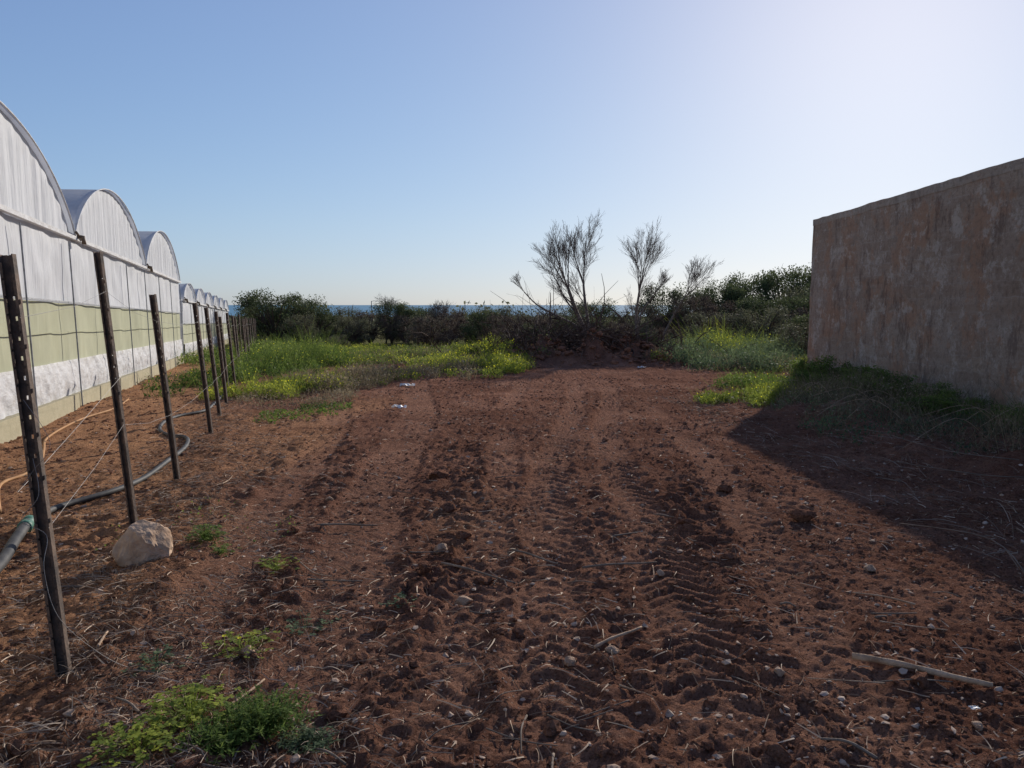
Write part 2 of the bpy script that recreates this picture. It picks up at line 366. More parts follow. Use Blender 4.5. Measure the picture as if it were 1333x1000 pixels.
tag(obj("dry_vine_litter",strips("vines",x,y,.06+.34*rng.random(n)**2,.002+.004*rng.random(n),M_litter,.01,.2,.5)),"dry vines and stalks on the shaded bank","dead vines","stuff")

# individually placed rocks
def rock(x,y,sx,sy,sz,mat,label,seed,name="rock",nch=7,dm=.5,amp=.2):
    r=np.random.default_rng(seed);V=IV3.copy();F=IF3
    off=Vector((seed*3.1,seed*1.7,0));n1=np.array([mnoise.fractal(Vector(v)*1.3+off,1.,2.,5) for v in V]);V*=(1+amp*n1)[:,None]
    for q in range(nch):
        nrm=r.normal(size=3);nrm/=np.linalg.norm(nrm);d=dm+.3*r.random();p=V@nrm;V-=np.outer(np.maximum(p-d,0)*.95,nrm)
    n2=np.array([mnoise.fractal(Vector(v)*4+off,1.,2.,4) for v in V]);V*=(1+.07*n2)[:,None]
    V*=np.array([sx,sy,sz])*1.2;V[:,2]-=V[:,2].min()+.25*sz
    me=fast_mesh(name,V,F,[mat],smooth=False);o=obj(name,me);o.location=(x,y,h1(x,y)-.01);o.rotation_euler=(0,0,r.random()*6);return tag(o,label,"rock")
# hand-shaped boulder: blocky outline, peak to one side, facets broken off
V=IV3.copy();V=np.sign(V)*np.abs(V)**.60;V[:,2]*=np.where(V[:,2]>0,1-.32*V[:,0],1.);V[:,0]*=1-.22*np.maximum(V[:,2],0);V[:,1]*=1-.25*np.maximum(V[:,2],0)
for nrm,d in (((-.5,-.75,.45),.74),((.75,-.5,.5),.66),((.1,-.4,.95),.76),((-.8,.1,.6),.76),((.6,-.8,-.1),.80),((-.1,-1,.1),.78)):
    nrm=np.array(nrm)/np.linalg.norm(nrm);p=V@nrm;V-=np.outer(np.maximum(p-d,0)*.97,nrm)
n2=np.array([mnoise.fractal(Vector(v)*3.0,1.,2.,6) for v in V]);V*=(1+.08*n2)[:,None]
V*=np.array([.175,.14,.145]);V[:,2]-=V[:,2].min()+.035
o=obj("boulder",fast_mesh("boulder",V,IF3,[M_stone]));o.location=(-2.42,4.9,h1(-2.42,4.9));o.rotation_euler=(0,0,.25);tag(o,"pale tan chunky limestone boulder beside the fence post","rock")
for i,(x,y,s,mt) in enumerate([(2.33,6.0,.09,M_clod),(.97,2.66,.055,M_clod),(-.55,6.3,.08,M_clod),(-.28,4.25,.05,M_tan),(1.35,5.8,.06,M_clod),(.27,3.45,.03,M_tan),(.47,3.5,.035,M_tan),(-1.25,3.5,.05,M_tan),(-.7,3.9,.045,M_clod),(-.72,7.5,.10,M_clod),(1.85,2.9,.025,M_tan),(.95,4.75,.03,M_tan),(1.75,4.2,.035,M_clod),(-.95,2.42,.045,M_clod),(2.0,7.1,.07,M_clod),(-.3,2.5,.04,M_clod),(-.15,3.15,.035,M_clod),(.7,2.75,.03,M_clod),(1.2,3.3,.03,M_tan),(-.5,5.2,.05,M_tan),(-.35,5.5,.06,M_clod),(-.55,4.7,.05,M_clod),(.1,3.0,.04,M_clod),(2.3,4.8,.04,M_tan),(-1.6,6.6,.04,M_tan)]):
    rock(x,y,s,s*.8,s*.6,mt,"tan stone half sunk in red soil" if mt is M_tan else "reddish lump of stony earth on the field",20+i)

# sticks
def stick(pts,r,label,name="stick",mat=M_stick):
    P=smooth_path([(x,y,h1(x,y)+z) for x,y,z in pts],5);g=Geo();n=len(P)
    g.tube(P,[r*(1-.45*i/n)*(1+.12*math.sin(i*2.3)) for i in range(n)],7)
    return tag(obj(name,g.mesh(name,[mat],True)),label,"stick")
def straight(a,b,r,label,mat=M_stick):
    A=Vector((a[0],a[1],h1(*a)+.03));B=Vector((b[0],b[1],h1(*b)+.03));g=Geo();P=[A.lerp(B,t)+Vector((0,0,.006*math.sin(t*5))) for t in np.linspace(0,1,12)]
    g.tube(P,[r*(1-.35*i/11)*(1+.10*math.sin(i*2.1)) for i in range(12)],8);return tag(obj("stick",g.mesh("stick",[mat],True)),label,"stick")
straight((1.61,3.48),(2.08,3.17),.018,"bare pale brown stick lying on the soil")
straight((.40,3.56),(.66,3.76),.009,"thin pale twig lying on the soil")
straight((-.45,4.75),(.02,4.5),.008,"thin dark twig lying on the soil",M_bark);straight((-1.5,5.75),(-1.05,5.85),.009,"thin dark twig lying on the soil",M_bark)
straight((.0,5.1),(.3,4.95),.008,"thin dark twig lying on the soil",M_bark);straight((.45,4.75),(.95,4.9),.008,"thin dark twig lying on the soil",M_bark)
for i in range(100):
    y=2.4*(10/2.4)**random.random();x=(random.random()*2-1)*.62*y;a=random.random()*6.28;L=.06+.28*random.random()
    if x<-3-.3*y: continue
    stick([(x,y,.015),(x+L*.5*math.cos(a),y+L*.5*math.sin(a),.02),(x+L*math.cos(a+.08),y+L*math.sin(a+.08),.015)],.0025+.005*random.random()**2,"short dry twig on the soil",mat=random.choice([M_stick,M_bark,M_bark,M_twig]))
stick([(5.1,7.6,.05),(4.5,7.9,.25),(4.0,8.6,.35),(3.75,9.3,.2)],.005,"long arching dry cane on the shaded bank",mat=M_twig)
stick([(4.9,6.9,.05),(4.2,6.7,.22),(3.6,7.2,.25)],.005,"long arching dry cane on the shaded bank",mat=M_twig)
stick([(3.1,4.4,.02),(3.2,5.0,.12),(2.95,5.7,.05)],.005,"long dry cane lying across the soil",mat=M_twig)
for i in range(14):
    y=7+9*random.random();x=5.3+1.2*random.random();a=2.6+1.2*random.random();L=.6+.8*random.random()
    stick([(x,y,.05),(x+L*.4*math.cos(a),y+L*.4*math.sin(a),.35),(x+L*math.cos(a),y+L*math.sin(a),.1+.25*random.random())],.004,"long arching dry cane on the shaded bank",mat=M_stick)

# ------------------------------------------------------------ fence posts
def post_mesh(Ht=1.9,bury=.3):
    g=Geo();w=.058;t=.005;d=.032
    g.box((-w/2+t/2,0,(Ht-bury)/2),(t,d,Ht+bury));g.box((w/2-t/2,0,(Ht-bury)/2),(t,d,Ht+bury))
    yb=d/2-t/2-.001;hw=.009;iw=w-2*t;sw=(iw-hw)/2
    g.box((-(hw/2+sw/2),yb,(Ht-bury)/2),(sw,t,Ht+bury-.004));g.box(((hw/2+sw/2),yb,(Ht-bury)/2),(sw,t,Ht+bury-.004))
    z=-bury
    holes=[.95+.085*i for i in range(int((Ht-.98)/.085))]
    for hz in holes+[Ht+.0]:
        top=min(hz-.009,Ht-.004) if hz<Ht else Ht-.004
        g.box((0,yb,(z+top)/2),(hw,t,top-z));z=hz+.009
    for sx in(-1,1):
        z=-bury
        while z<Ht-.06:
            g.box((sx*(w/2-.0085),-d/2+.0015,z+.034),(.0068,.003,.064));z+=.075
    for q in range(6):
        zz=.75+q*.19;g.box((.031,-.006,zz),(.012,.014,.018))
    return g.mesh("fence_post",[M_post])
PM=post_mesh()
posts=[((-1.98,3.25),(-2.11,1.81)),((-2.97,5.89),(-3.13,2.0)),((-3.26,7.36),(-3.42,1.70)),((-4.16,10.5),(-4.31,1.63)),((-4.73,12.33),(-4.89,1.56)),((-5.39,14.4),(-5.53,1.48))]
yy=16.5
while yy<50:
    bx=-.95-.312*yy;posts.append(((bx+.08*(random.random()-.5),yy),(bx-.05-.12*random.random(),-.022*yy+1.78+.14*(random.random()-.5))));yy+=2.05
tops=[]
for i,((bx,by),(tx,tz)) in enumerate(posts):
    bz=-.022*by;b=Vector((bx,by,bz));t=Vector((tx,by+.03*(random.random()-.5),tz));d=t-b
    o=obj("fence_post",PM);o.location=b;o.rotation_mode='QUATERNION'
    up=Vector((0,0,1)).rotation_difference(d);rz=Matrix.Rotation(-.15 if i else .12,4,'Z').to_quaternion()
    o.rotation_quaternion=up@rz;o.scale=(1,1,d.length/1.9)
    tag(o,"dark rusty perforated steel post leaning beside the path","fence post",group="perforated steel posts of the fence");tops.append((b,d))
for hf in (.38,.86):
    P=[]
    for i,(b,d) in enumerate(tops):
        P.append(b+d*hf+Vector((.033,-.02,0)))
        if i<len(tops)-1:
            n=tops[i+1][0]+tops[i+1][1]*hf;P.append((P[-1]+n)/2+Vector((0,0,-.035)))
    g=Geo();g.tube(P,.0011,4);tag(obj("fence_wire",g.mesh("fence_wire",[M_wire])),"thin slack wire strung between the steel posts","wire")
g=Geo();z0=-.07
g.tube(smooth_path([(-2.04,3.22,.95),(-2.0,3.18,.8),(-2.06,3.15,.7),(-1.99,3.2,.62),(-1.96,3.12,.5),(-1.9,3.1,.3),(-1.8,3.2,.1),(-1.72,3.3,-.02),(-1.74,3.4,-.04)],6),.0014,4)
g.tube(smooth_path([(-2.07,3.23,1.2),(-1.95,3.2,1.02),(-2.03,3.2,.9),(-2.15,3.3,.8),(-2.6,4.6,.9),(-2.95,5.85,1.1)],6),.0012,4)
tag(obj("loose_wire",g.mesh("loose_wire",[M_wire])),"tangled loose wire hanging from a fence post","wire")

# ------------------------------------------------------------ pipes
def gpath(pts,r): return smooth_path([(x,y,h1(x,y)+r+dz) for x,y,dz in pts],6)
pr=bpy.data.objects.new("irrigation_pipe",None);COL.objects.link(pr);pr.location=(-3.71,5.78,h1(-3.71,5.78))
def child(o,p):
    o.parent=p;o.matrix_parent_inverse=Matrix.Translation(-p.location)
g=Geo();g.tube(gpath([(-2.5,2.9,.0),(-2.95,3.9,.01),(-3.29,4.78,.02),(-3.52,5.3,.03),(-3.70,5.72,.04)],.038),.038,12)
o=obj("thick_pipe",g.mesh("thick_pipe",[M_pipe],True));child(o,pr)
g=Geo();g.tube(gpath([(-3.70,5.72,.04),(-3.79,6.1,.02),(-3.83,6.45,.01),(-3.66,6.9,.0),(-3.66,7.5,0),(-3.75,8.2,0),(-3.92,9.0,0),(-4.15,9.7,0),(-4.4,10.2,0),(-4.75,10.5,.0),(-5.15,11.1,0),(-5.45,11.9,0),(-5.55,12.6,0),(-5.35,13.2,0),(-5.5,14.0,0),(-6.0,15.8,0),(-6.9,18.5,0),(-8.8,24,0)],.026),.026,10)
o=obj("thin_pipe",g.mesh("thin_pipe",[M_pipe],True));child(o,pr)
g=Geo();c=Vector((-3.70,5.72,h1(-3.7,5.72)+.07));d=Vector((-.33,.8,0)).normalized()
P=[c-d*.11,c-d*.105,c-d*.05,c-d*.045,c+d*.04,c+d*.045,c+d*.10,c+d*.105];g.tube(P,[.044,.052,.052,.044,.044,.048,.048,.036],12)
o=obj("coupling",g.mesh("coupling",[M_coup],True));child(o,pr)
tag(pr,"black plastic irrigation pipe with green coupling beside the fence","pipe")
g=Geo();g.tube(gpath([(-4.3,6.3,0),(-4.95,7.29,0),(-5.05,7.85,0),(-5.3,8.5,.0),(-5.75,9.3,.02),(-6.2,10.1,.02),(-6.6,11.2,.04),(-6.9,12.3,.02),(-7.05,13.5,.02),(-7.7,15.3,0)],.016),.016,8)
tag(obj("garden_hose",g.mesh("hose",[M_hose],True)),"orange hose snaking along the greenhouse foot","hose")
def litter(x,y,s,label):
    n=9;V=[];F=[]
    for i in range(n):
        for j in range(n):
            u,v=i/(n-1)-.5,j/(n-1)-.5;V.append((u*s*2,v*s*1.2,abs(float(rn(np.array([i*1.]),np.array([j*1.]),2.1,int(s*100))[0]))*s*.9))
    for i in range(n-1):
        for j in range(n-1):F.append((i*n+j,(i+1)*n+j,(i+1)*n+j+1,i*n+j+1))
    o=obj("plastic_scrap",fast_mesh("plastic_scrap",V,F,[M_lit]));o.location=(x,y,h1(x,y)+.02);tag(o,label,"litter")
litter(-2.03,13.7,.13,"crumpled white plastic scrap on bare soil");litter(-2.6,19,.18,"crumpled white plastic bag among weeds");litter(4.4,26,.15,"white plastic scrap near the soil heap")
litter(1.9,3.0,.02,"tiny white plastic scrap on bare soil")

# ------------------------------------------------------------ greenhouse
D=Vector((-.2935,.956,0));NN=Vector((.956,.2935,0));O=Vector((-3.74,0,0))
def W(s,n,z): p=O+D*s+NN*n;return (p.x,p.y,z-.021*s)
def greenhouse(S0,SP,K0,K1,GZ,RISE,label,full):
    gh=bpy.data.objects.new("greenhouse",None);COL.objects.link(gh);gh.location=W(S0,0,0)
    def gpart(name,me,label=None):
        o=obj(name,me);child(o,gh)
        if label:o["label"]=label
        return o
    sa,sb=S0+K0*SP,S0+K1*SP;q_=GZ/3.12
    def sheet(name,s0,s1,z0,z1,ns,nz,mat,fn,noff=0,curve=None,label=None):
        S=np.linspace(s0,s1,ns);T=np.linspace(0,1,nz);V=np.zeros((nz,ns,3));SS,TT=np.meshgrid(S,T)
        zt=z1 if curve is None else curve(SS)
        ZZ=z0+(zt-z0)*TT;n=noff+fn(SS,ZZ,TT)
        V[...,0]=O.x+D.x*SS+NN.x*n;V[...,1]=D.y*SS+NN.y*n;V[...,2]=ZZ-.021*SS
        I=np.arange((nz-1)*ns).reshape(nz-1,ns)[:,:-1].ravel();F=np.stack([I,I+1,I+ns+1,I+ns],1)
        return gpart(name,fast_mesh(name,V.reshape(-1,3),F,[mat],smooth=True),label)
    L=sb-sa
    sheet("upper_curtain",sa,sb,1.97*q_,GZ,int(L*22),14,M_film,lambda s,z,t:.07*rn(s,z*.25,.7,3)+.03*rn(s,z,.3,4)+.07*np.sin(t*3.14)*rn(s,z*0,2,5),0,None,"white plastic film curtain with soft folds")
    sheet("insect_net",sa,sb,.88*q_,1.93*q_,int(L*15),10,M_net,lambda s,z,t:.07*rn(s,z*.3,.9,6)+.02*rn(s,z,.3,7)-.02,0,None,"pale cream-green insect netting")
    sheet("plastic_skirt",sa,sb,.27,.92*q_,int(L*24),18,M_skirt,lambda s,z,t:.06*rn(s+z*.6,z*.5,.8,8)+.04*rn(s+z*.9,z*.8,.25,9)+.018*rn(s-z,z,.1,19)+.03*np.sin(t*3.1)*(.5+vn(s/1.6,s*0,4))+.02,.02,None,"loose wrinkled dirty white plastic skirt")
    def bar(g,s0,s1,n,z,dn,dz):
        b=len(g.v)
        for s in (s0,s1):
            for a,c in ((-1,-1),(1,-1),(1,1),(-1,1)): g.v.append(W(s,n+a*dn/2,z+c*dz/2))
        for q in [(0,1,2,3),(7,6,5,4),(0,4,5,1),(1,5,6,2),(2,6,7,3),(3,7,4,0)]: g.f.append(tuple(b+i for i in q));g.m.append(0)
    g=Geo();bar(g,sa,sb,.04,.0,.2,.62);gpart("base_wall",g.mesh("base_wall",[M_base]),"straight beige concrete kerb")
    g=Geo();bar(g,sa,sb,.07,GZ+.02,.08,.07);gpart("gutter",g.mesh("gutter",[M_skirt]))
    g=Geo();bar(g,sa,sb,.055,1.95*q_,.03,.018);gpart("rail",g.mesh("rail",[M_grey]))
    g=Geo();bar(g,sa,sb,.035,1.42*q_,.02,.012);gpart("rail",g.mesh("rail",[M_net]))
    s=sa+2.1
    while s<sb:
        g=Geo();b=Vector(W(s,.17,0));t=Vector(W(s-.10,.12,GZ-.1));g.tube([b,t],.013,8)
        gpart("pole",g.mesh("pole",[M_grey]));s+=SP/3
    def arch(u): return RISE*np.maximum(1-np.abs(u)**2.0,0)**.74
    for k in range(K0,K1):
        s0=S0+k*SP;s1=s0+SP;sm=(s0+s1)/2
        fn=lambda s,z,t:(.06*rn(s,z*.12,.38,11)+.035*np.sin(s*2*math.pi/.41)*.5)*np.minimum(1,4*(1-t)*1.0+.1)
        sheet("gable",s0+.03,s1-.03,GZ+.05,0,150,14,M_film,fn,-.02,lambda S:GZ+.05+arch((S-sm)/(SP/2)))
        U=np.sin(np.linspace(-1.5708,1.5708,49));NNs=np.linspace(.06,-26,70);UU,NV=np.meshgrid(U,NNs)
        SS=sm+UU*SP/2;sag=.035*np.abs(np.sin(NV*math.pi/2.0))
        ZZ=GZ+.06+arch(UU)-sag*(1-np.abs(UU)**6)+.03*rn(SS,NV,.8,12)*(1-np.abs(UU)**6)
        V=np.stack([O.x+D.x*SS+NN.x*NV,D.y*SS+NN.y*NV,ZZ-.021*SS],2).reshape(-1,3)
        ns=49;I=np.arange(69*ns).reshape(69,ns)[:,:-1].ravel();F=np.stack([I,I+1,I+ns+1,I+ns],1)
        gpart("roof",fast_mesh("roof",V,F,[M_roof],smooth=True))
        g=Geo();g.tube([W(sm+u*SP/2,.07,GZ+.065+float(arch(np.array([u]))[0])) for u in np.sin(np.linspace(-1.57,1.57,33))],.014,6)
        gpart("arch_rim",g.mesh("arch_rim",[M_skirt],True))
        g=Geo();g.tube([W(s0,.10,GZ+.06),W(s0,.20,GZ+.05),W(s0,.21,GZ-.08)],.04,8);g.tube([W(s0-.2,.13,GZ+.12),W(s0+.25,.13,GZ+.02)],.025,6)
        gpart("gutter_outlet",g.mesh("gutter_outlet",[M_brown],True))
    for s in (sa,sb):
        g=Geo();g.v=[W(s,0,-.2),W(s,-26,-.2),W(s,-26,GZ),W(s,0,GZ)];g.f=[(0,1,2,3)];g.m=[0];gpart("end_wall",g.mesh("end_wall",[M_film]))
    tag(gh,label,"greenhouse")
greenhouse(6.9,8.21,-1,3,3.12,1.42,"large arched greenhouse of white plastic film and green netting",True)
greenhouse(32.5,5.2,0,6,2.45,.75,"lower arched greenhouse beyond the tall one, white film",True)

# ------------------------------------------------------------ block-walled reservoir
res=bpy.data.objects.new("stone_reservoir",None);COL.objects.link(res);res.location=(8.1,21,-.46)
def slab(x0,x1,y0,y1,z0,z1,mat,name,step=.18,amp=.014):
    nxx,nyy,nzz=[max(1,int((b-a)/step)) for a,b in((x0,x1),(y0,y1),(z0,z1))]
    V={};vl=[];F=[]
    def vid(i,j,k):
        if (i,j,k) not in V:
            x=x0+(x1-x0)*i/nxx;y=y0+(y1-y0)*j/nyy;z=z0+(z1-z0)*k/nzz
            V[(i,j,k)]=len(vl);vl.append((x,y,z))
        return V[(i,j,k)]
    for j in range(nyy):
        for k in range(nzz):
            F.append((vid(0,j,k),vid(0,j,k+1),vid(0,j+1,k+1),vid(0,j+1,k)));F.append((vid(nxx,j,k),vid(nxx,j+1,k),vid(nxx,j+1,k+1),vid(nxx,j,k+1)))
    for i in range(nxx):
        for k in range(nzz):
            F.append((vid(i,0,k),vid(i+1,0,k),vid(i+1,0,k+1),vid(i,0,k+1)));F.append((vid(i,nyy,k),vid(i,nyy,k+1),vid(i+1,nyy,k+1),vid(i+1,nyy,k)))
        for j in range(nyy):
            F.append((vid(i,j,0),vid(i,j+1,0),vid(i+1,j+1,0),vid(i+1,j,0)));F.append((vid(i,j,nzz),vid(i+1,j,nzz),vid(i+1,j+1,nzz),vid(i,j+1,nzz)))
    A=np.array(vl);q=A[:,0]+A[:,1]
    A2=A.copy();A2[:,0]+=amp*2*rn(q,A[:,2],.45,61);A2[:,1]+=amp*2*rn(q,A[:,2],.4,62);A2[:,2]+=(.022*rn(A[:,1],A[:,0],.3,63)+.012*rn(A[:,1],A[:,0],1.1,64))*(A[:,2]>2.5)
    A2[:,0]+=.02*(A[:,1]-21)
    o=obj(name,fast_mesh(name,A2,np.array(F),[mat]));child(o,res);return o
ZT=3.87
slab(8.1,8.42,0,21,-.9,ZT-.16,M_block,"wall");slab(8.44,24,20.7,21,-.9,ZT-.16,M_block,"wall",.3);slab(8.44,24,0,.3,-.9,ZT-.16,M_block,"wall",.5);slab(23.7,24,.32,20.68,-.9,ZT-.16,M_block,"wall",.5)
slab(8.092,8.44,-.02,21.007,ZT-.162,ZT,M_beam,"coping",.12,.012);slab(8.46,24.02,20.68,21.007,ZT-.162,ZT,M_beam,"coping",.3,.012)
tag(res,"weathered blotchy limestone block reservoir with dark stains","reservoir")

# ------------------------------------------------------------ bare trees
def rot(d,ang,az):
    d=d.normalized();a=Vector((0,0,1)) if abs(d.z)<.95 else Vector((1,0,0));u=d.cross(a).normalized();w=d.cross(u)
    return (d*math.cos(ang)+(u*math.cos(az)+w*math.sin(az))*math.sin(ang)).normalized()
def grow(G,p,d,L,r,lev,R,up,ch,spread,shrink):
    P=[p.copy()];n=5 if lev<2 else 4;dd=d.copy()
    for i in range(n):
        dd=(dd+Vector((R.gauss(0,.09),R.gauss(0,.09),up+R.gauss(0,.04)))).normalized();P.append(P[-1]+dd*(L/n))
    rad=[max(r*(1-.6*i/n),.0034) for i in range(n+1)]
    G[0 if lev<=0 else 1].tube(P,rad,6 if lev<1 else 3,False)
    if lev>=len(ch): return
    for c in range(ch[lev]):
        t=.15+.78*(c+R.random())/ch[lev];f=min(t,.999)*n;i=int(f);q=P[i].lerp(P[i+1],f-i)
        a0=(P[i+1]-P[i]).normalized();nd=rot(a0,spread*(.6+.6*R.random()),R.random()*6.28)
        grow(G,q,nd,L*shrink*(.7+.6*R.random())*(1.25-.55*t),max(r*(1-.5*t)*.5,.0040),lev+1,R,up,ch,spread,shrink)
def bare_tree(name,x,y,limbs,label,seed,ch=(4,5,4,3),spread=.5,shrink=.62,up=.045):
    R=random.Random(seed);z=h1(x,y)-.1;G=[Geo(),Geo()]
    root=bpy.data.objects.new(name,None);COL.objects.link(root);root.location=(x,y,z+.1)
    for (path,r0,r1,lastL,cc) in limbs:
        cc=cc or ch
        P=smooth_path([(x+a,y+b,z+c) for a,b,c in path],4);n=len(P)
        G[0].tube(P,[r0+(r1-r0)*i/(n-1) for i in range(n)],8,False)
        d=(P[-1]-P[-2]).normalized()
        for q in range(4):
            grow(G,P[-1],rot(d,.08+.28*R.random(),q*1.57+R.random()),lastL*(.75+.4*R.random()),r1*.6,0,R,up,cc,spread,shrink)
        for q in range(4):
            i=int(n*(.6+.35*R.random()))-1;dd=(P[i+1]-P[i]).normalized()
            grow(G,P[i],rot(dd,.3+.3*R.random(),R.random()*6.28),lastL*.6,r1*.4,1,R,up,cc,spread,shrink)
    o=obj("trunk",G[0].mesh("trunk",[M_bark],True));child(o,root);o=obj("crown",G[1].mesh("crown",[M_twig]));child(o,root)
    tag(root,label,"tree")
bare_tree("bare_tree",3.6,32,[([(0,0,0),(-.35,0,.9),(-.75,.1,1.7),(-1.05,0,2.4),(-1.25,.1,3.0)],.13,.06,1.85,(5,5,4,2)),([(-.35,0,.9),(-.42,.1,1.6),(-.55,.1,2.4),(-.62,.3,3.2)],.08,.045,1.75,(5,5,4,2)),([(-.5,0,1.2),(-1.1,.1,1.6),(-1.9,0,2.0),(-2.6,0,2.4),(-3.1,0,2.9)],.06,.018,.6,(3,4,3)),([(-.9,0,2.0),(-1.4,0,2.6),(-1.7,0,3.2)],.04,.02,.9,(4,4,3))],"leaning bare tree with fine grey twigs by the brush pile",3,spread=.36)
bare_tree("bare_tree",5.5,34,[([(0,0,0),(.02,0,1.0),(.0,.1,2.0),(.1,0,3.0)],.09,.045,1.65,(5,5,4,2)),([(.05,0,1.6),(.3,.1,2.2),(.75,.2,2.8)],.04,.02,.85,(3,4,3,2))],"slender upright bare tree with grey twigs",5,spread=.34)
bare_tree("bare_tree",6.8,36,[([(0,0,0),(.25,0,.9),(.7,0,1.9),(1.15,0,2.7)],.07,.035,1.35,(5,5,3,2))],"low bare tree with twigs bent by the wind",8,spread=.40)
bare_tree("bare_tree",-9.2,56,[([(0,0,0),(.1,0,.8),(.1,.1,1.5)],.07,.04,1.4,None)],"small round bare tree among dark scrub",9,ch=(5,5,4,2),spread=.5)
bare_tree("bare_tree",-4.2,49,[([(0,0,0),(.1,0,.7),(-.1,.1,1.2)],.07,.04,1.4,None)],"small round bare tree among dark scrub",10,ch=(5,5,4,2),spread=.55)

# brush pile
g=Geo();R=random.Random(5)
for i in range(1900):
    x=R.gauss(2.7,1.9);y=29.8+R.gauss(0,.9);hh=1.2*math.exp(-((x-2.2)/2.1)**2)+.25;z=h1(x,y)+abs(R.gauss(0,.38))*hh;a=R.random()*6.28;el=R.gauss(.3,.55);L_=.3+1.2*R.random()**1.5
    if i%16==0: L_=1.8+R.random();el=.4+.6*R.random()
    d=Vector((math.cos(a)*math.cos(el),math.sin(a)*math.cos(el),math.sin(el)));P=[Vector((x,y,z))]
    for k_ in range(4): P.append(P[-1]+d*L_/4);d=(d+Vector((R.gauss(0,.2),R.gauss(0,.2),R.gauss(-.08,.15)))).normalized()
    r=.007+.032*R.random()**3;g.tube(P,[r,r*.85,r*.7,r*.5,r*.3],4,False)
tag(obj("brush_pile",g.mesh("brush_pile",[M_brush])),"heap of dead branches piled on turned earth","brush pile","stuff")
n=1100;x=rng.normal(2.6,2.9,n);y=28.4+rng.normal(0,.9,n);r=.03+.10*rng.random(n)**2.5
tag(obj("earth_lumps",rocks("earth_lumps",x,y,r,M_clod,IV1,IF1,.3,.3)),"big clods of dug-up earth below the brush pile","soil","stuff")

# ------------------------------------------------------------ leafy shrubs
def quads(C,size,up=.0,asp=.55):
    n=len(C);a=rng.normal(size=(n,3));a[:,2]+=up;a/=np.linalg.norm(a,axis=1)[:,None]
    b=np.cross(a,rng.normal(size=(n,3)));b/=np.linalg.norm(b,axis=1)[:,None];c=np.cross(a,b)
    s=np.asarray(size)[:,None]*np.ones((n,1))
    V=np.stack([C-b*s,C-c*s*asp,C+b*s,C+c*s*asp],1).reshape(-1,3);F=np.arange(4*n).reshape(n,4);return V,F
def shrub_meshes(name,mat,nclump,nleaf,leaf,seed,twiggy=0):
    r=np.random.default_rng(seed);th=r.random(nclump)*6.28;zz=.12+.70*r.random(nclump);rad=.5*np.sqrt(np.clip(1-((zz-.38)/.6)**2,.05,1))*(.25+.75*r.random(nclump)**.5)
    C=np.stack([np.cos(th)*rad,np.sin(th)*rad,zz],1)
    cr=.10+.11*r.random(nclump);idx=r.integers(0,nclump,nleaf)
    dv=r.normal(size=(nleaf,3));dv/=np.linalg.norm(dv,axis=1)[:,None];dv*=(r.random(nleaf)**.45)[:,None]
    P=C[idx]+dv*cr[idx][:,None]*np.array([1.1,1.1,.85]);P[:,2]=np.abs(P[:,2])+.02
    cv=r.random(nclump);var=np.clip(.45*cv[idx]+.3*r.random(nleaf)+.35*dv[:,2]*.6+.1,0,1)
    V,F=quads(P,leaf*(.5+.9*r.random(nleaf)),.4)
    crown=fast_mesh("crown",V,F,[mat],{"var":np.repeat(var,4)})
    g=Geo();R=random.Random(seed);g.tube([(0,0,-.05),(.01,.01,.1),(0,.02,.2)],[.035,.03,.025],6,False)
    for i in range(min(nclump,40)):
        c=Vector(C[i]);m_=Vector((c.x*.35,c.y*.35,.16+c.z*.35));g.tube([Vector((0,0,.05)),m_,c,c+Vector((c.x*.1,c.y*.1,.04))],[.016,.010,.005,.002],4,False)
        for q in range(twiggy):
            d=Vector((R.gauss(0,1)+c.x*1.5,R.gauss(0,1)+c.y*1.5,abs(R.gauss(.8,.7)))).normalized();L=.10+.10*R.random();g.tube([c,c+d*L*.5,c+d*L+Vector((0,0,.02))],[.004,.003,.0015],3,False)
    return g.mesh("trunk",[M_brush if twiggy else M_bark]),crown
VAR={'G':[shrub_meshes("g",M_dark,46,12000,.014,s,1) for s in (1,2,3,12)],'O':[shrub_meshes("o",M_olive,38,7000,.013,s,4) for s in (4,5)],'R':[shrub_meshes("r",M_rust,40,4200,.010,s,16) for s in (6,7,8)]}
VAR['W']=[shrub_meshes("w",M_weed,34,5000,.022,s,4) for s in (21,22,23)]
LBL={'G':("dark green rounded tree in the scrub belt","evergreen_tree","tree"),'O':("grey-olive bush in the scrub belt","bush","bush"),'R':("brownish dry twiggy bush in the scrub belt","bush","bush"),'W':("scruffy dark green bush at the foot of the block wall","bush","bush")}
def shrub(x,y,h,w,t):
    tm,cm=random.choice(VAR[t]);lb=LBL[t]
    root=bpy.data.objects.new(lb[1],None);COL.objects.link(root);root.location=(x,y,h1(x,y)-.03)
    root.scale=(w*(.85+.3*random.random()),w,h*1.08);root.rotation_euler=(0,0,random.random()*6.28)
    for nme,me in(("trunk",tm),("crown",cm)):
        o=obj(nme,me);o.parent=root
    tag(root,lb[0],lb[2],group="bushes at the wall foot" if t=='W' else "bushes and trees of the scrub belt")
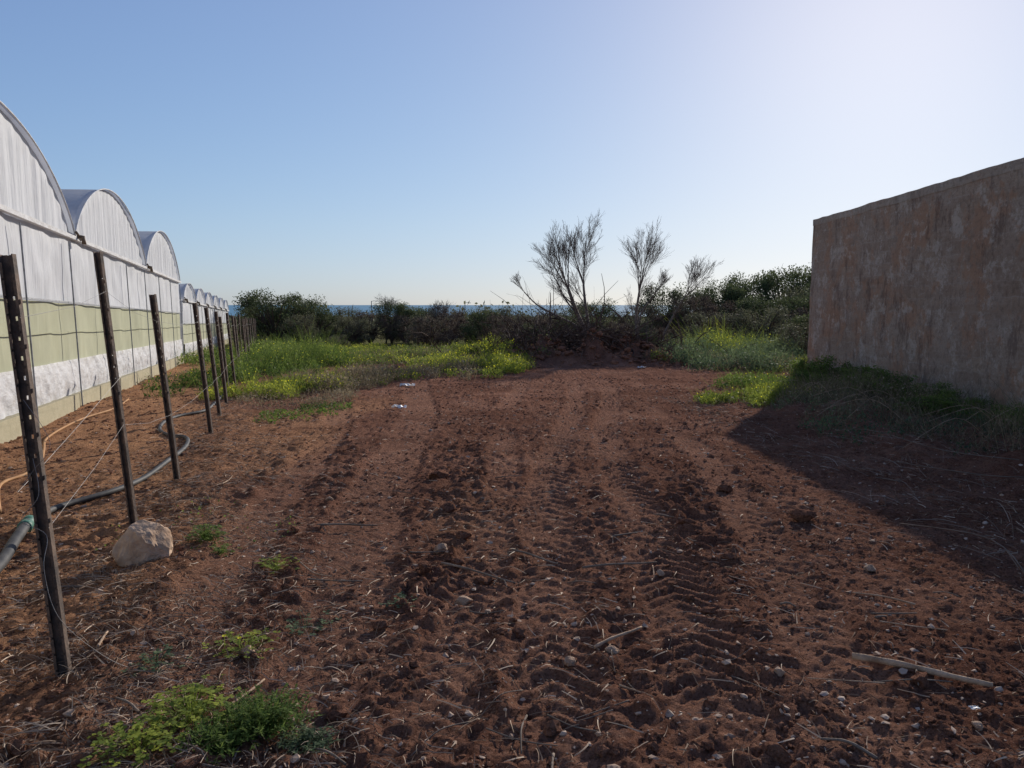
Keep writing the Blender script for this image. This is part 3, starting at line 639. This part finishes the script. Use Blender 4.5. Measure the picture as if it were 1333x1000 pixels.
for a in [(-15.4,50,3.7,4.6,'G'),(-14.4,53,3.4,3.6,'G'),(-13.0,51,2.9,2.8,'G'),(-12.0,55,2.7,3.0,'O'),(-10.4,50,2.1,2.6,'O'),(-8.6,55,3.1,2.8,'G'),(-9.6,52,2.4,2.4,'R'),(-6.8,55,2.8,3.0,'G'),(-4.1,50,2.8,3.2,'R'),(-5.5,48,2.1,2.6,'O'),(-2.8,52,2.5,2.8,'R'),
 (-1.7,46,2.4,2.8,'G'),(-.3,42,2.1,2.8,'R'),(1.5,44,2.3,3.0,'R'),(3.9,50,2.8,3.2,'O'),(6.0,54,3.2,3.0,'G'),(8.2,50,2.8,2.8,'R'),(10.8,55,4.3,3.8,'G'),(12.3,52,3.5,3.2,'R'),(14,58,4.1,4.0,'G'),(16.2,60,4.7,4.4,'G'),(19.8,64,5.6,5.4,'G'),(18,62,4.9,4.5,'G'),(23,66,6.3,5.8,'G'),(26.5,68,6.7,6.2,'G'),(30,70,6.9,6.4,'G'),(21.5,58,4.2,4.4,'O'),(34,72,6.9,6.4,'G'),(25,60,5.0,5.0,'G'),(13.5,50,3.0,3.2,'R'),(17,52,3.4,3.8,'G'),(20.5,53,3.6,4.0,'G'),
 (-17.6,54,3.1,3.4,'G'),(11.8,31,1.6,2.4,'O'),(13.3,33,2.0,2.6,'G')]: shrub(*a)
for i in range(66):
    x=-20+52*random.random();y=43+18*random.random()
    if x>-1 and x<9 and y<44: y+=4
    h=.8+1.9*random.random()**1.7;shrub(x,y,h,h*(1.0+.6*random.random()),random.choice('GGOORR'))
for i in range(14):
    x=-1.5+10*random.random();y=34.5+5*random.random();h=1.0+1.0*random.random();shrub(x,y,h,h*1.4,random.choice('ORRG'))
for a in [(7.4,19.2,.7,1.0),(7.3,17.6,.85,1.1),(7.4,16.0,.65,1.0),(7.2,14.8,.7,1.0),(7.3,13.4,.52,.9),(7.2,12.3,.50,.9),(7.3,11.0,.42,.8),(6.5,13.6,.42,.9),(6.5,16.6,.55,.9),(6.4,11.8,.36,.8),(6.9,15.3,.5,.8),(7.0,10.2,.4,.8)]: shrub(*a,'W')
n=900;yv=75*(1100/75)**rng.random(n);xv=(rng.random(n)*2-1)*.85*yv;hh=2.0+2.0*rng.random(n);hh=np.where(xv>.22*yv,hh*1.25,hh)
cnt=90;C=np.repeat(np.stack([xv,yv,np.where(yv<300,-.022*yv,-6.6-.012*(yv-300))+hh*.5],1),cnt,0);hr=np.repeat(hh,cnt)
q=rng.normal(size=(n*cnt,3));q/=np.linalg.norm(q,axis=1)[:,None];C=C+q*np.stack([hr*.8,hr*.8,hr*.48],1)*(rng.random(n*cnt)**.4)[:,None]
V,F=quads(C,.22*(.6+.8*rng.random(n*cnt))*np.clip(np.repeat(yv,cnt)/180,1,4),.3)
tag(obj("distant_woodland",fast_mesh("woodland",V,F,[M_olive],{"var":np.repeat(np.clip(.4*np.repeat(rng.random(n),cnt)+.5*rng.random(n*cnt),0,1),4)})),"low scrub woodland covering the coastal plain","woodland","stuff")
for (x,y,h) in [(-18.2,100,4.3),(-6.4,105,4.2),(-21.5,130,4.6),(-11.5,120,4.2)]:
    g=Geo();z=h1(x,y);g.tube([(x,y,z),(x,y,z+h)],[.07,.05],8);g.tube([(x,y,z+h-.05),(x+.3,y,z+h+.03),(x+.55,y,z+h)],.03,6);g.box((x+.65,y,z+h-.02),(.3,.2,.08))
    tag(obj("utility_pole",g.mesh("utility_pole",[M_grey])),"thin grey lamp pole rising above the scrub","lamp pole")

# ------------------------------------------------------------ weeds
def patch(name,ell,n,h,size,mat,flower=.0,label="",blade=.35,thr=.3,cat="weeds"):
    cx,cy,rx,ry=ell;x=cx+rx*(rng.random(n)*2-1);y=cy+ry*(rng.random(n)*2-1)
    d=((x-cx)/rx)**2+((y-cy)/ry)**2+.9*rn(x,y,.9,37)+.5*rn(x,y,2.6,39)
    nz=.45*vn(x/1.5,y/2.0,int(cx*7+99))+.30*vn(x/.6,y/.7,int(cy*5))+.25*vn(x/.25,y/.25,int(cy*3))
    k_=(nz-.26*np.clip(d,0,2)>thr)&(d<1.0);x,y,d,nz=x[k_],y[k_],np.clip(d[k_],0,1),nz[k_];n=len(x)
    hl=h*(1-d*.6)*(.10+1.9*(nz-thr)/(1-thr)+.35*rng.random(n)**4);z=H(x,y)+hl*rng.random(n)**.7
    V,F=quads(np.stack([x,y,z],1),size*(.6+.8*rng.random(n)),.9,.7)
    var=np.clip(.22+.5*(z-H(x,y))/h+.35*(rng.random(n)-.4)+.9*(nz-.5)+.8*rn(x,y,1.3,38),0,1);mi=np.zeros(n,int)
    nb=int(n*blade);i=rng.integers(0,n,nb);bx,by=x[i],y[i];bz=H(bx,by);a=rng.random(nb)*6.28;w=size*.16;t=hl[i]*(1+.6*rng.random(nb))
    dx,dy=rng.normal(0,.5,nb)*t,rng.normal(0,.5,nb)*t
    BV=np.stack([np.stack([bx-np.cos(a)*w,by-np.sin(a)*w,bz],1),np.stack([bx+np.cos(a)*w,by+np.sin(a)*w,bz],1),np.stack([bx+dx+np.cos(a)*w*.4,by+dy+np.sin(a)*w*.4,bz+t],1),np.stack([bx+dx-np.cos(a)*w*.4,by+dy-np.sin(a)*w*.4,bz+t],1)],1).reshape(-1,3)
    BF=np.arange(4*nb).reshape(nb,4)+len(V);V=np.concatenate([V,BV]);F=np.concatenate([F,BF]);var=np.concatenate([var,np.clip(rng.random(nb),0,1)]);mi=np.concatenate([mi,np.zeros(nb,int)])
    nf=int(n*flower)
    if nf:
        i=rng.integers(0,n,nf);FV,FF=quads(np.stack([x[i],y[i],H(x[i],y[i])+hl[i]*(1.0+.2*rng.random(nf))],1),size*.6*np.ones(nf),1.,.9)
        FF=FF+len(V);V=np.concatenate([V,FV]);F=np.concatenate([F,FF]);var=np.concatenate([var,np.ones(nf)]);mi=np.concatenate([mi,np.ones(nf,int)])
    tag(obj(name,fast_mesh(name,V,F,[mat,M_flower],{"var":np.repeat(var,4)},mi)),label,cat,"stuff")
P_="weed_patch"
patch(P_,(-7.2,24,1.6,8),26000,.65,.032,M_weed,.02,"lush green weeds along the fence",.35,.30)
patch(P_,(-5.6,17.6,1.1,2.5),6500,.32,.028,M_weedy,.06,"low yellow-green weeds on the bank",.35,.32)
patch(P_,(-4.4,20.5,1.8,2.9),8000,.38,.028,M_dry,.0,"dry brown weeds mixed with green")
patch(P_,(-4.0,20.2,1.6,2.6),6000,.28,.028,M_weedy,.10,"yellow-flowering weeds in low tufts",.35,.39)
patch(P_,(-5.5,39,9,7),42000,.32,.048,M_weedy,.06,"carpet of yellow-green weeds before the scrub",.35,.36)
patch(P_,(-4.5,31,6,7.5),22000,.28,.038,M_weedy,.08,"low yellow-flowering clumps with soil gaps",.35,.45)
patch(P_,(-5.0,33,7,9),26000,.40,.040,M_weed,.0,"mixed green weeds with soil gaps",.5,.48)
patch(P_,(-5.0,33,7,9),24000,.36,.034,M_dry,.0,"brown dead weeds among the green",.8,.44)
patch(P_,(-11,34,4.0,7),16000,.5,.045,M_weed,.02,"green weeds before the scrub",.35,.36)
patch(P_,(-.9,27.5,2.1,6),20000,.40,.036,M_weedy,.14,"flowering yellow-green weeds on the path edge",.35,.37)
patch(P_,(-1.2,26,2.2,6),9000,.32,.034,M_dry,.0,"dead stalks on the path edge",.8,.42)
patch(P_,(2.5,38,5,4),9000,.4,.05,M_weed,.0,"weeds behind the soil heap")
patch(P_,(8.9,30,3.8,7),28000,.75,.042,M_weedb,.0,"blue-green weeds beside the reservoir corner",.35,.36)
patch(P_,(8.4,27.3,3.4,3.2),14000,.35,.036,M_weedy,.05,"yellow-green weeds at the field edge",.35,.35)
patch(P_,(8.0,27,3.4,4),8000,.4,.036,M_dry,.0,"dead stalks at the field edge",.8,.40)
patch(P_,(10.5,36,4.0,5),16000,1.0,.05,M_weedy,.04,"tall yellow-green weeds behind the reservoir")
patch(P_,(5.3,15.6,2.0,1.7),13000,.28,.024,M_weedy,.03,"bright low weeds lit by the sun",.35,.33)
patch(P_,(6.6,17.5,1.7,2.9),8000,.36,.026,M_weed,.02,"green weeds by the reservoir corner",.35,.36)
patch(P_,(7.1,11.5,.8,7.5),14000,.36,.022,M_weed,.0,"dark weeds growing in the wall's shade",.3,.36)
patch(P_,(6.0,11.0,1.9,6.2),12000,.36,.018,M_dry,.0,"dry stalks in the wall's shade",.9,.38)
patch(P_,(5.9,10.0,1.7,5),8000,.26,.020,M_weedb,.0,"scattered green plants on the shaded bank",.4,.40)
patch(P_,(-3.6,13.2,.8,1.6),2200,.14,.02,M_weed,.0,"tiny weeds on bare soil")
patch(P_,(-2.3,5.5,1.0,1.3),600,.05,.010,M_weed,.0,"tiny sprouts on bare soil",.2,.45)
patch(P_,(-4.3,16,1.1,2.4),3200,.25,.022,M_dry,.0,"dry brown weeds on the bank")
patch(P_,(-11.8,40,1.2,9),7000,.5,.05,M_weed,.01,"green weeds under the fence")
patch(P_,(-9.7,19,1.0,6),2200,.15,.025,M_dry,.0,"sparse dry weeds at the greenhouse foot",.6)

def herb(x,y,R_,h,nst,mat,label,seed,feather=False,fl=0):
    r=np.random.default_rng(seed);V=[];F=[];var=[];mi=[]
    def q(a,b,c,d,v,m=0):
        k=len(V);V.extend([a,b,c,d]);F.append((k,k+1,k+2,k+3));var.extend([v]*4);mi.append(m)
    for i in range(nst):
        az=r.random()*6.28;rr=R_*r.random()**.6*(1.35 if r.random()<.15 else 1);hh=h*(.35+.75*r.random())*(1-.4*min(rr/R_,1))
        b=np.array([.25*rr*math.cos(az),.25*rr*math.sin(az),0]);t=np.array([rr*math.cos(az),rr*math.sin(az),hh]);m_=(b+t)/2+np.array([0,0,hh*.18])
        sd=np.array([-math.sin(az),math.cos(az),0])*.0016
        q(b-sd,b+sd,m_+sd,m_-sd,.4);q(m_-sd,m_+sd,t+sd*.5,t-sd*.5,.5)
        if feather:
            for k in range(16):
                u=.25+.75*k/16;p=(1-u)**2*b+2*u*(1-u)*m_+u*u*t;d=r.normal(size=3);d[2]*=.5;d/=np.linalg.norm(d);s=.014+.016*r.random();w=np.cross(d,[0,0,1]);w=w/np.linalg.norm(w)*.0035
                q(p,p+d*s*.5+w,p+d*s,p+d*s*.5-w,.2+.7*r.random()*u)
        else:
            a0=r.random()*6.28;ls=.010+.010*r.random();v=.3+.7*r.random()*.9
            for k in range(3):
                a=a0+k*2.094;d=np.array([math.cos(a),math.sin(a),r.normal(0,.25)]);w=np.array([-math.sin(a),math.cos(a),0])*.62
                q(t,t+(d*.75+w)*ls,t+d*ls*1.15,t+(d*.75-w)*ls,v)
    for i in range(fl):
        az=r.random()*6.28;rr=R_*.8*r.random();p=np.array([rr*math.cos(az),rr*math.sin(az),h*1.0]);q(np.array([p[0]-.001,p[1],0]),np.array([p[0]+.001,p[1],0]),p+np.array([.001,0,0]),p-np.array([.001,0,0]),.5)
        for k in range(5):
            a=k*1.257;d=np.array([math.cos(a),math.sin(a),.5])*.012;w=np.array([-math.sin(a),math.cos(a),0])*.006;q(p,p+d*.7+w,p+d,p+d*.7-w,1,1)
    o=obj("weed_plant",fast_mesh("weed_plant",V,F,[mat,M_flower],{"var":var},mi));o.location=(x,y,h1(x,y)-.005);tag(o,label,"weed")
herb(-.97,2.84,.19,.18,190,M_weed,"feathery dark green weed growing in dry soil",1,True)
herb(-1.10,2.68,.15,.13,110,M_weed,"feathery dark green weed growing in dry soil",2,True)
herb(-.78,2.74,.12,.10,60,M_weedb,"feathery dark green weed growing in dry soil",12,True)
herb(-1.26,2.87,.18,.12,170,M_weedy,"yellow-green clover-like weed clump on the soil",3)
herb(-1.36,2.64,.15,.09,110,M_weedy,"yellow-green clover-like weed clump on the soil",4,False,0)
herb(-1.28,3.55,.16,.09,60,M_weedy,"sparse clover-like sprouts with a yellow flower",5,False,2)
herb(-1.1,3.9,.15,.06,40,M_weedb,"sparse grey-green sprouts on the soil",6)
herb(-2.16,5.28,.13,.14,130,M_weed,"small bright green weed by the boulder",7)
herb(-1.98,5.1,.10,.07,50,M_weed,"small bright green weed by the boulder",8)
herb(-1.5,4.75,.14,.07,45,M_weedy,"sparse low sprouts on the soil",9)
herb(-1.62,3.35,.12,.06,40,M_weedb,"sparse grey-green sprouts on the soil",10)
herb(-2.6,5.45,.08,.07,40,M_weed,"small green weed near the fence post",11)
herb(-.62,4.2,.1,.035,30,M_weedb,"sparse grey-green sprouts on the soil",13)

# ------------------------------------------------------------ light, world, camera
EL=math.radians(19.3);AZ=math.radians(26.3)  # azimuth from +Y towards +X
sd=Vector((math.sin(AZ)*math.cos(EL),math.cos(AZ)*math.cos(EL),math.sin(EL)))
L_=bpy.data.lights.new("sun",'SUN');L_.energy=5.0;L_.angle=math.radians(.5);L_.color=(1,.93,.84)
lo=bpy.data.objects.new("sun",L_);COL.objects.link(lo);lo.rotation_euler=sd.to_track_quat('Z','Y').to_euler();lo.location=(10,20,30)
w=bpy.data.worlds.new("World");scene.world=w;w.use_nodes=True;nt=w.node_tree;bg=nt.nodes['Background'];k=N(nt)
sk=k.n('ShaderNodeTexSky');sk.sky_type='NISHITA';sk.sun_disc=False;sk.sun_elevation=EL;sk.sun_rotation=AZ;sk.altitude=20;sk.air_density=1.0;sk.dust_density=.38;sk.ozone_density=2.5
tc=k.n('ShaderNodeTexCoord');sp=k.n('ShaderNodeSeparateXYZ');k.l(tc.outputs['Generated'],sp.inputs[0])
tint=k.ramp(sp.outputs[2],[(0,(.46,.60,1.0)),(.10,(.54,.655,1.0)),(.45,(.70,.71,1.0))])
c0=k.mix(1.0,sk.outputs[0],tint,'MULTIPLY')
v0=k.n('ShaderNodeVectorMath',operation='SCALE');v0.inputs['Scale'].default_value=2.3;k.l(c0,v0.inputs[0])
v1=k.n('ShaderNodeVectorMath',operation='MULTIPLY_ADD');v1.inputs[1].default_value=(.070,.070,.070);v1.inputs[2].default_value=(1,1,1);k.l(v0.outputs[0],v1.inputs[0])
v2=k.n('ShaderNodeVectorMath',operation='DIVIDE');k.l(v0.outputs[0],v2.inputs[0]);k.l(v1.outputs[0],v2.inputs[1])
k.l(v2.outputs[0],bg.inputs[0]);bg.inputs[1].default_value=.1
cam=bpy.data.cameras.new("camera");cam.lens=27;cam.sensor_width=36;cam.clip_end=200000;cam.clip_start=.05
co=bpy.data.objects.new("camera",cam);COL.objects.link(co);co.location=(0,0,1.6);co.rotation_euler=(math.radians(90-5.88),0,0);scene.camera=co
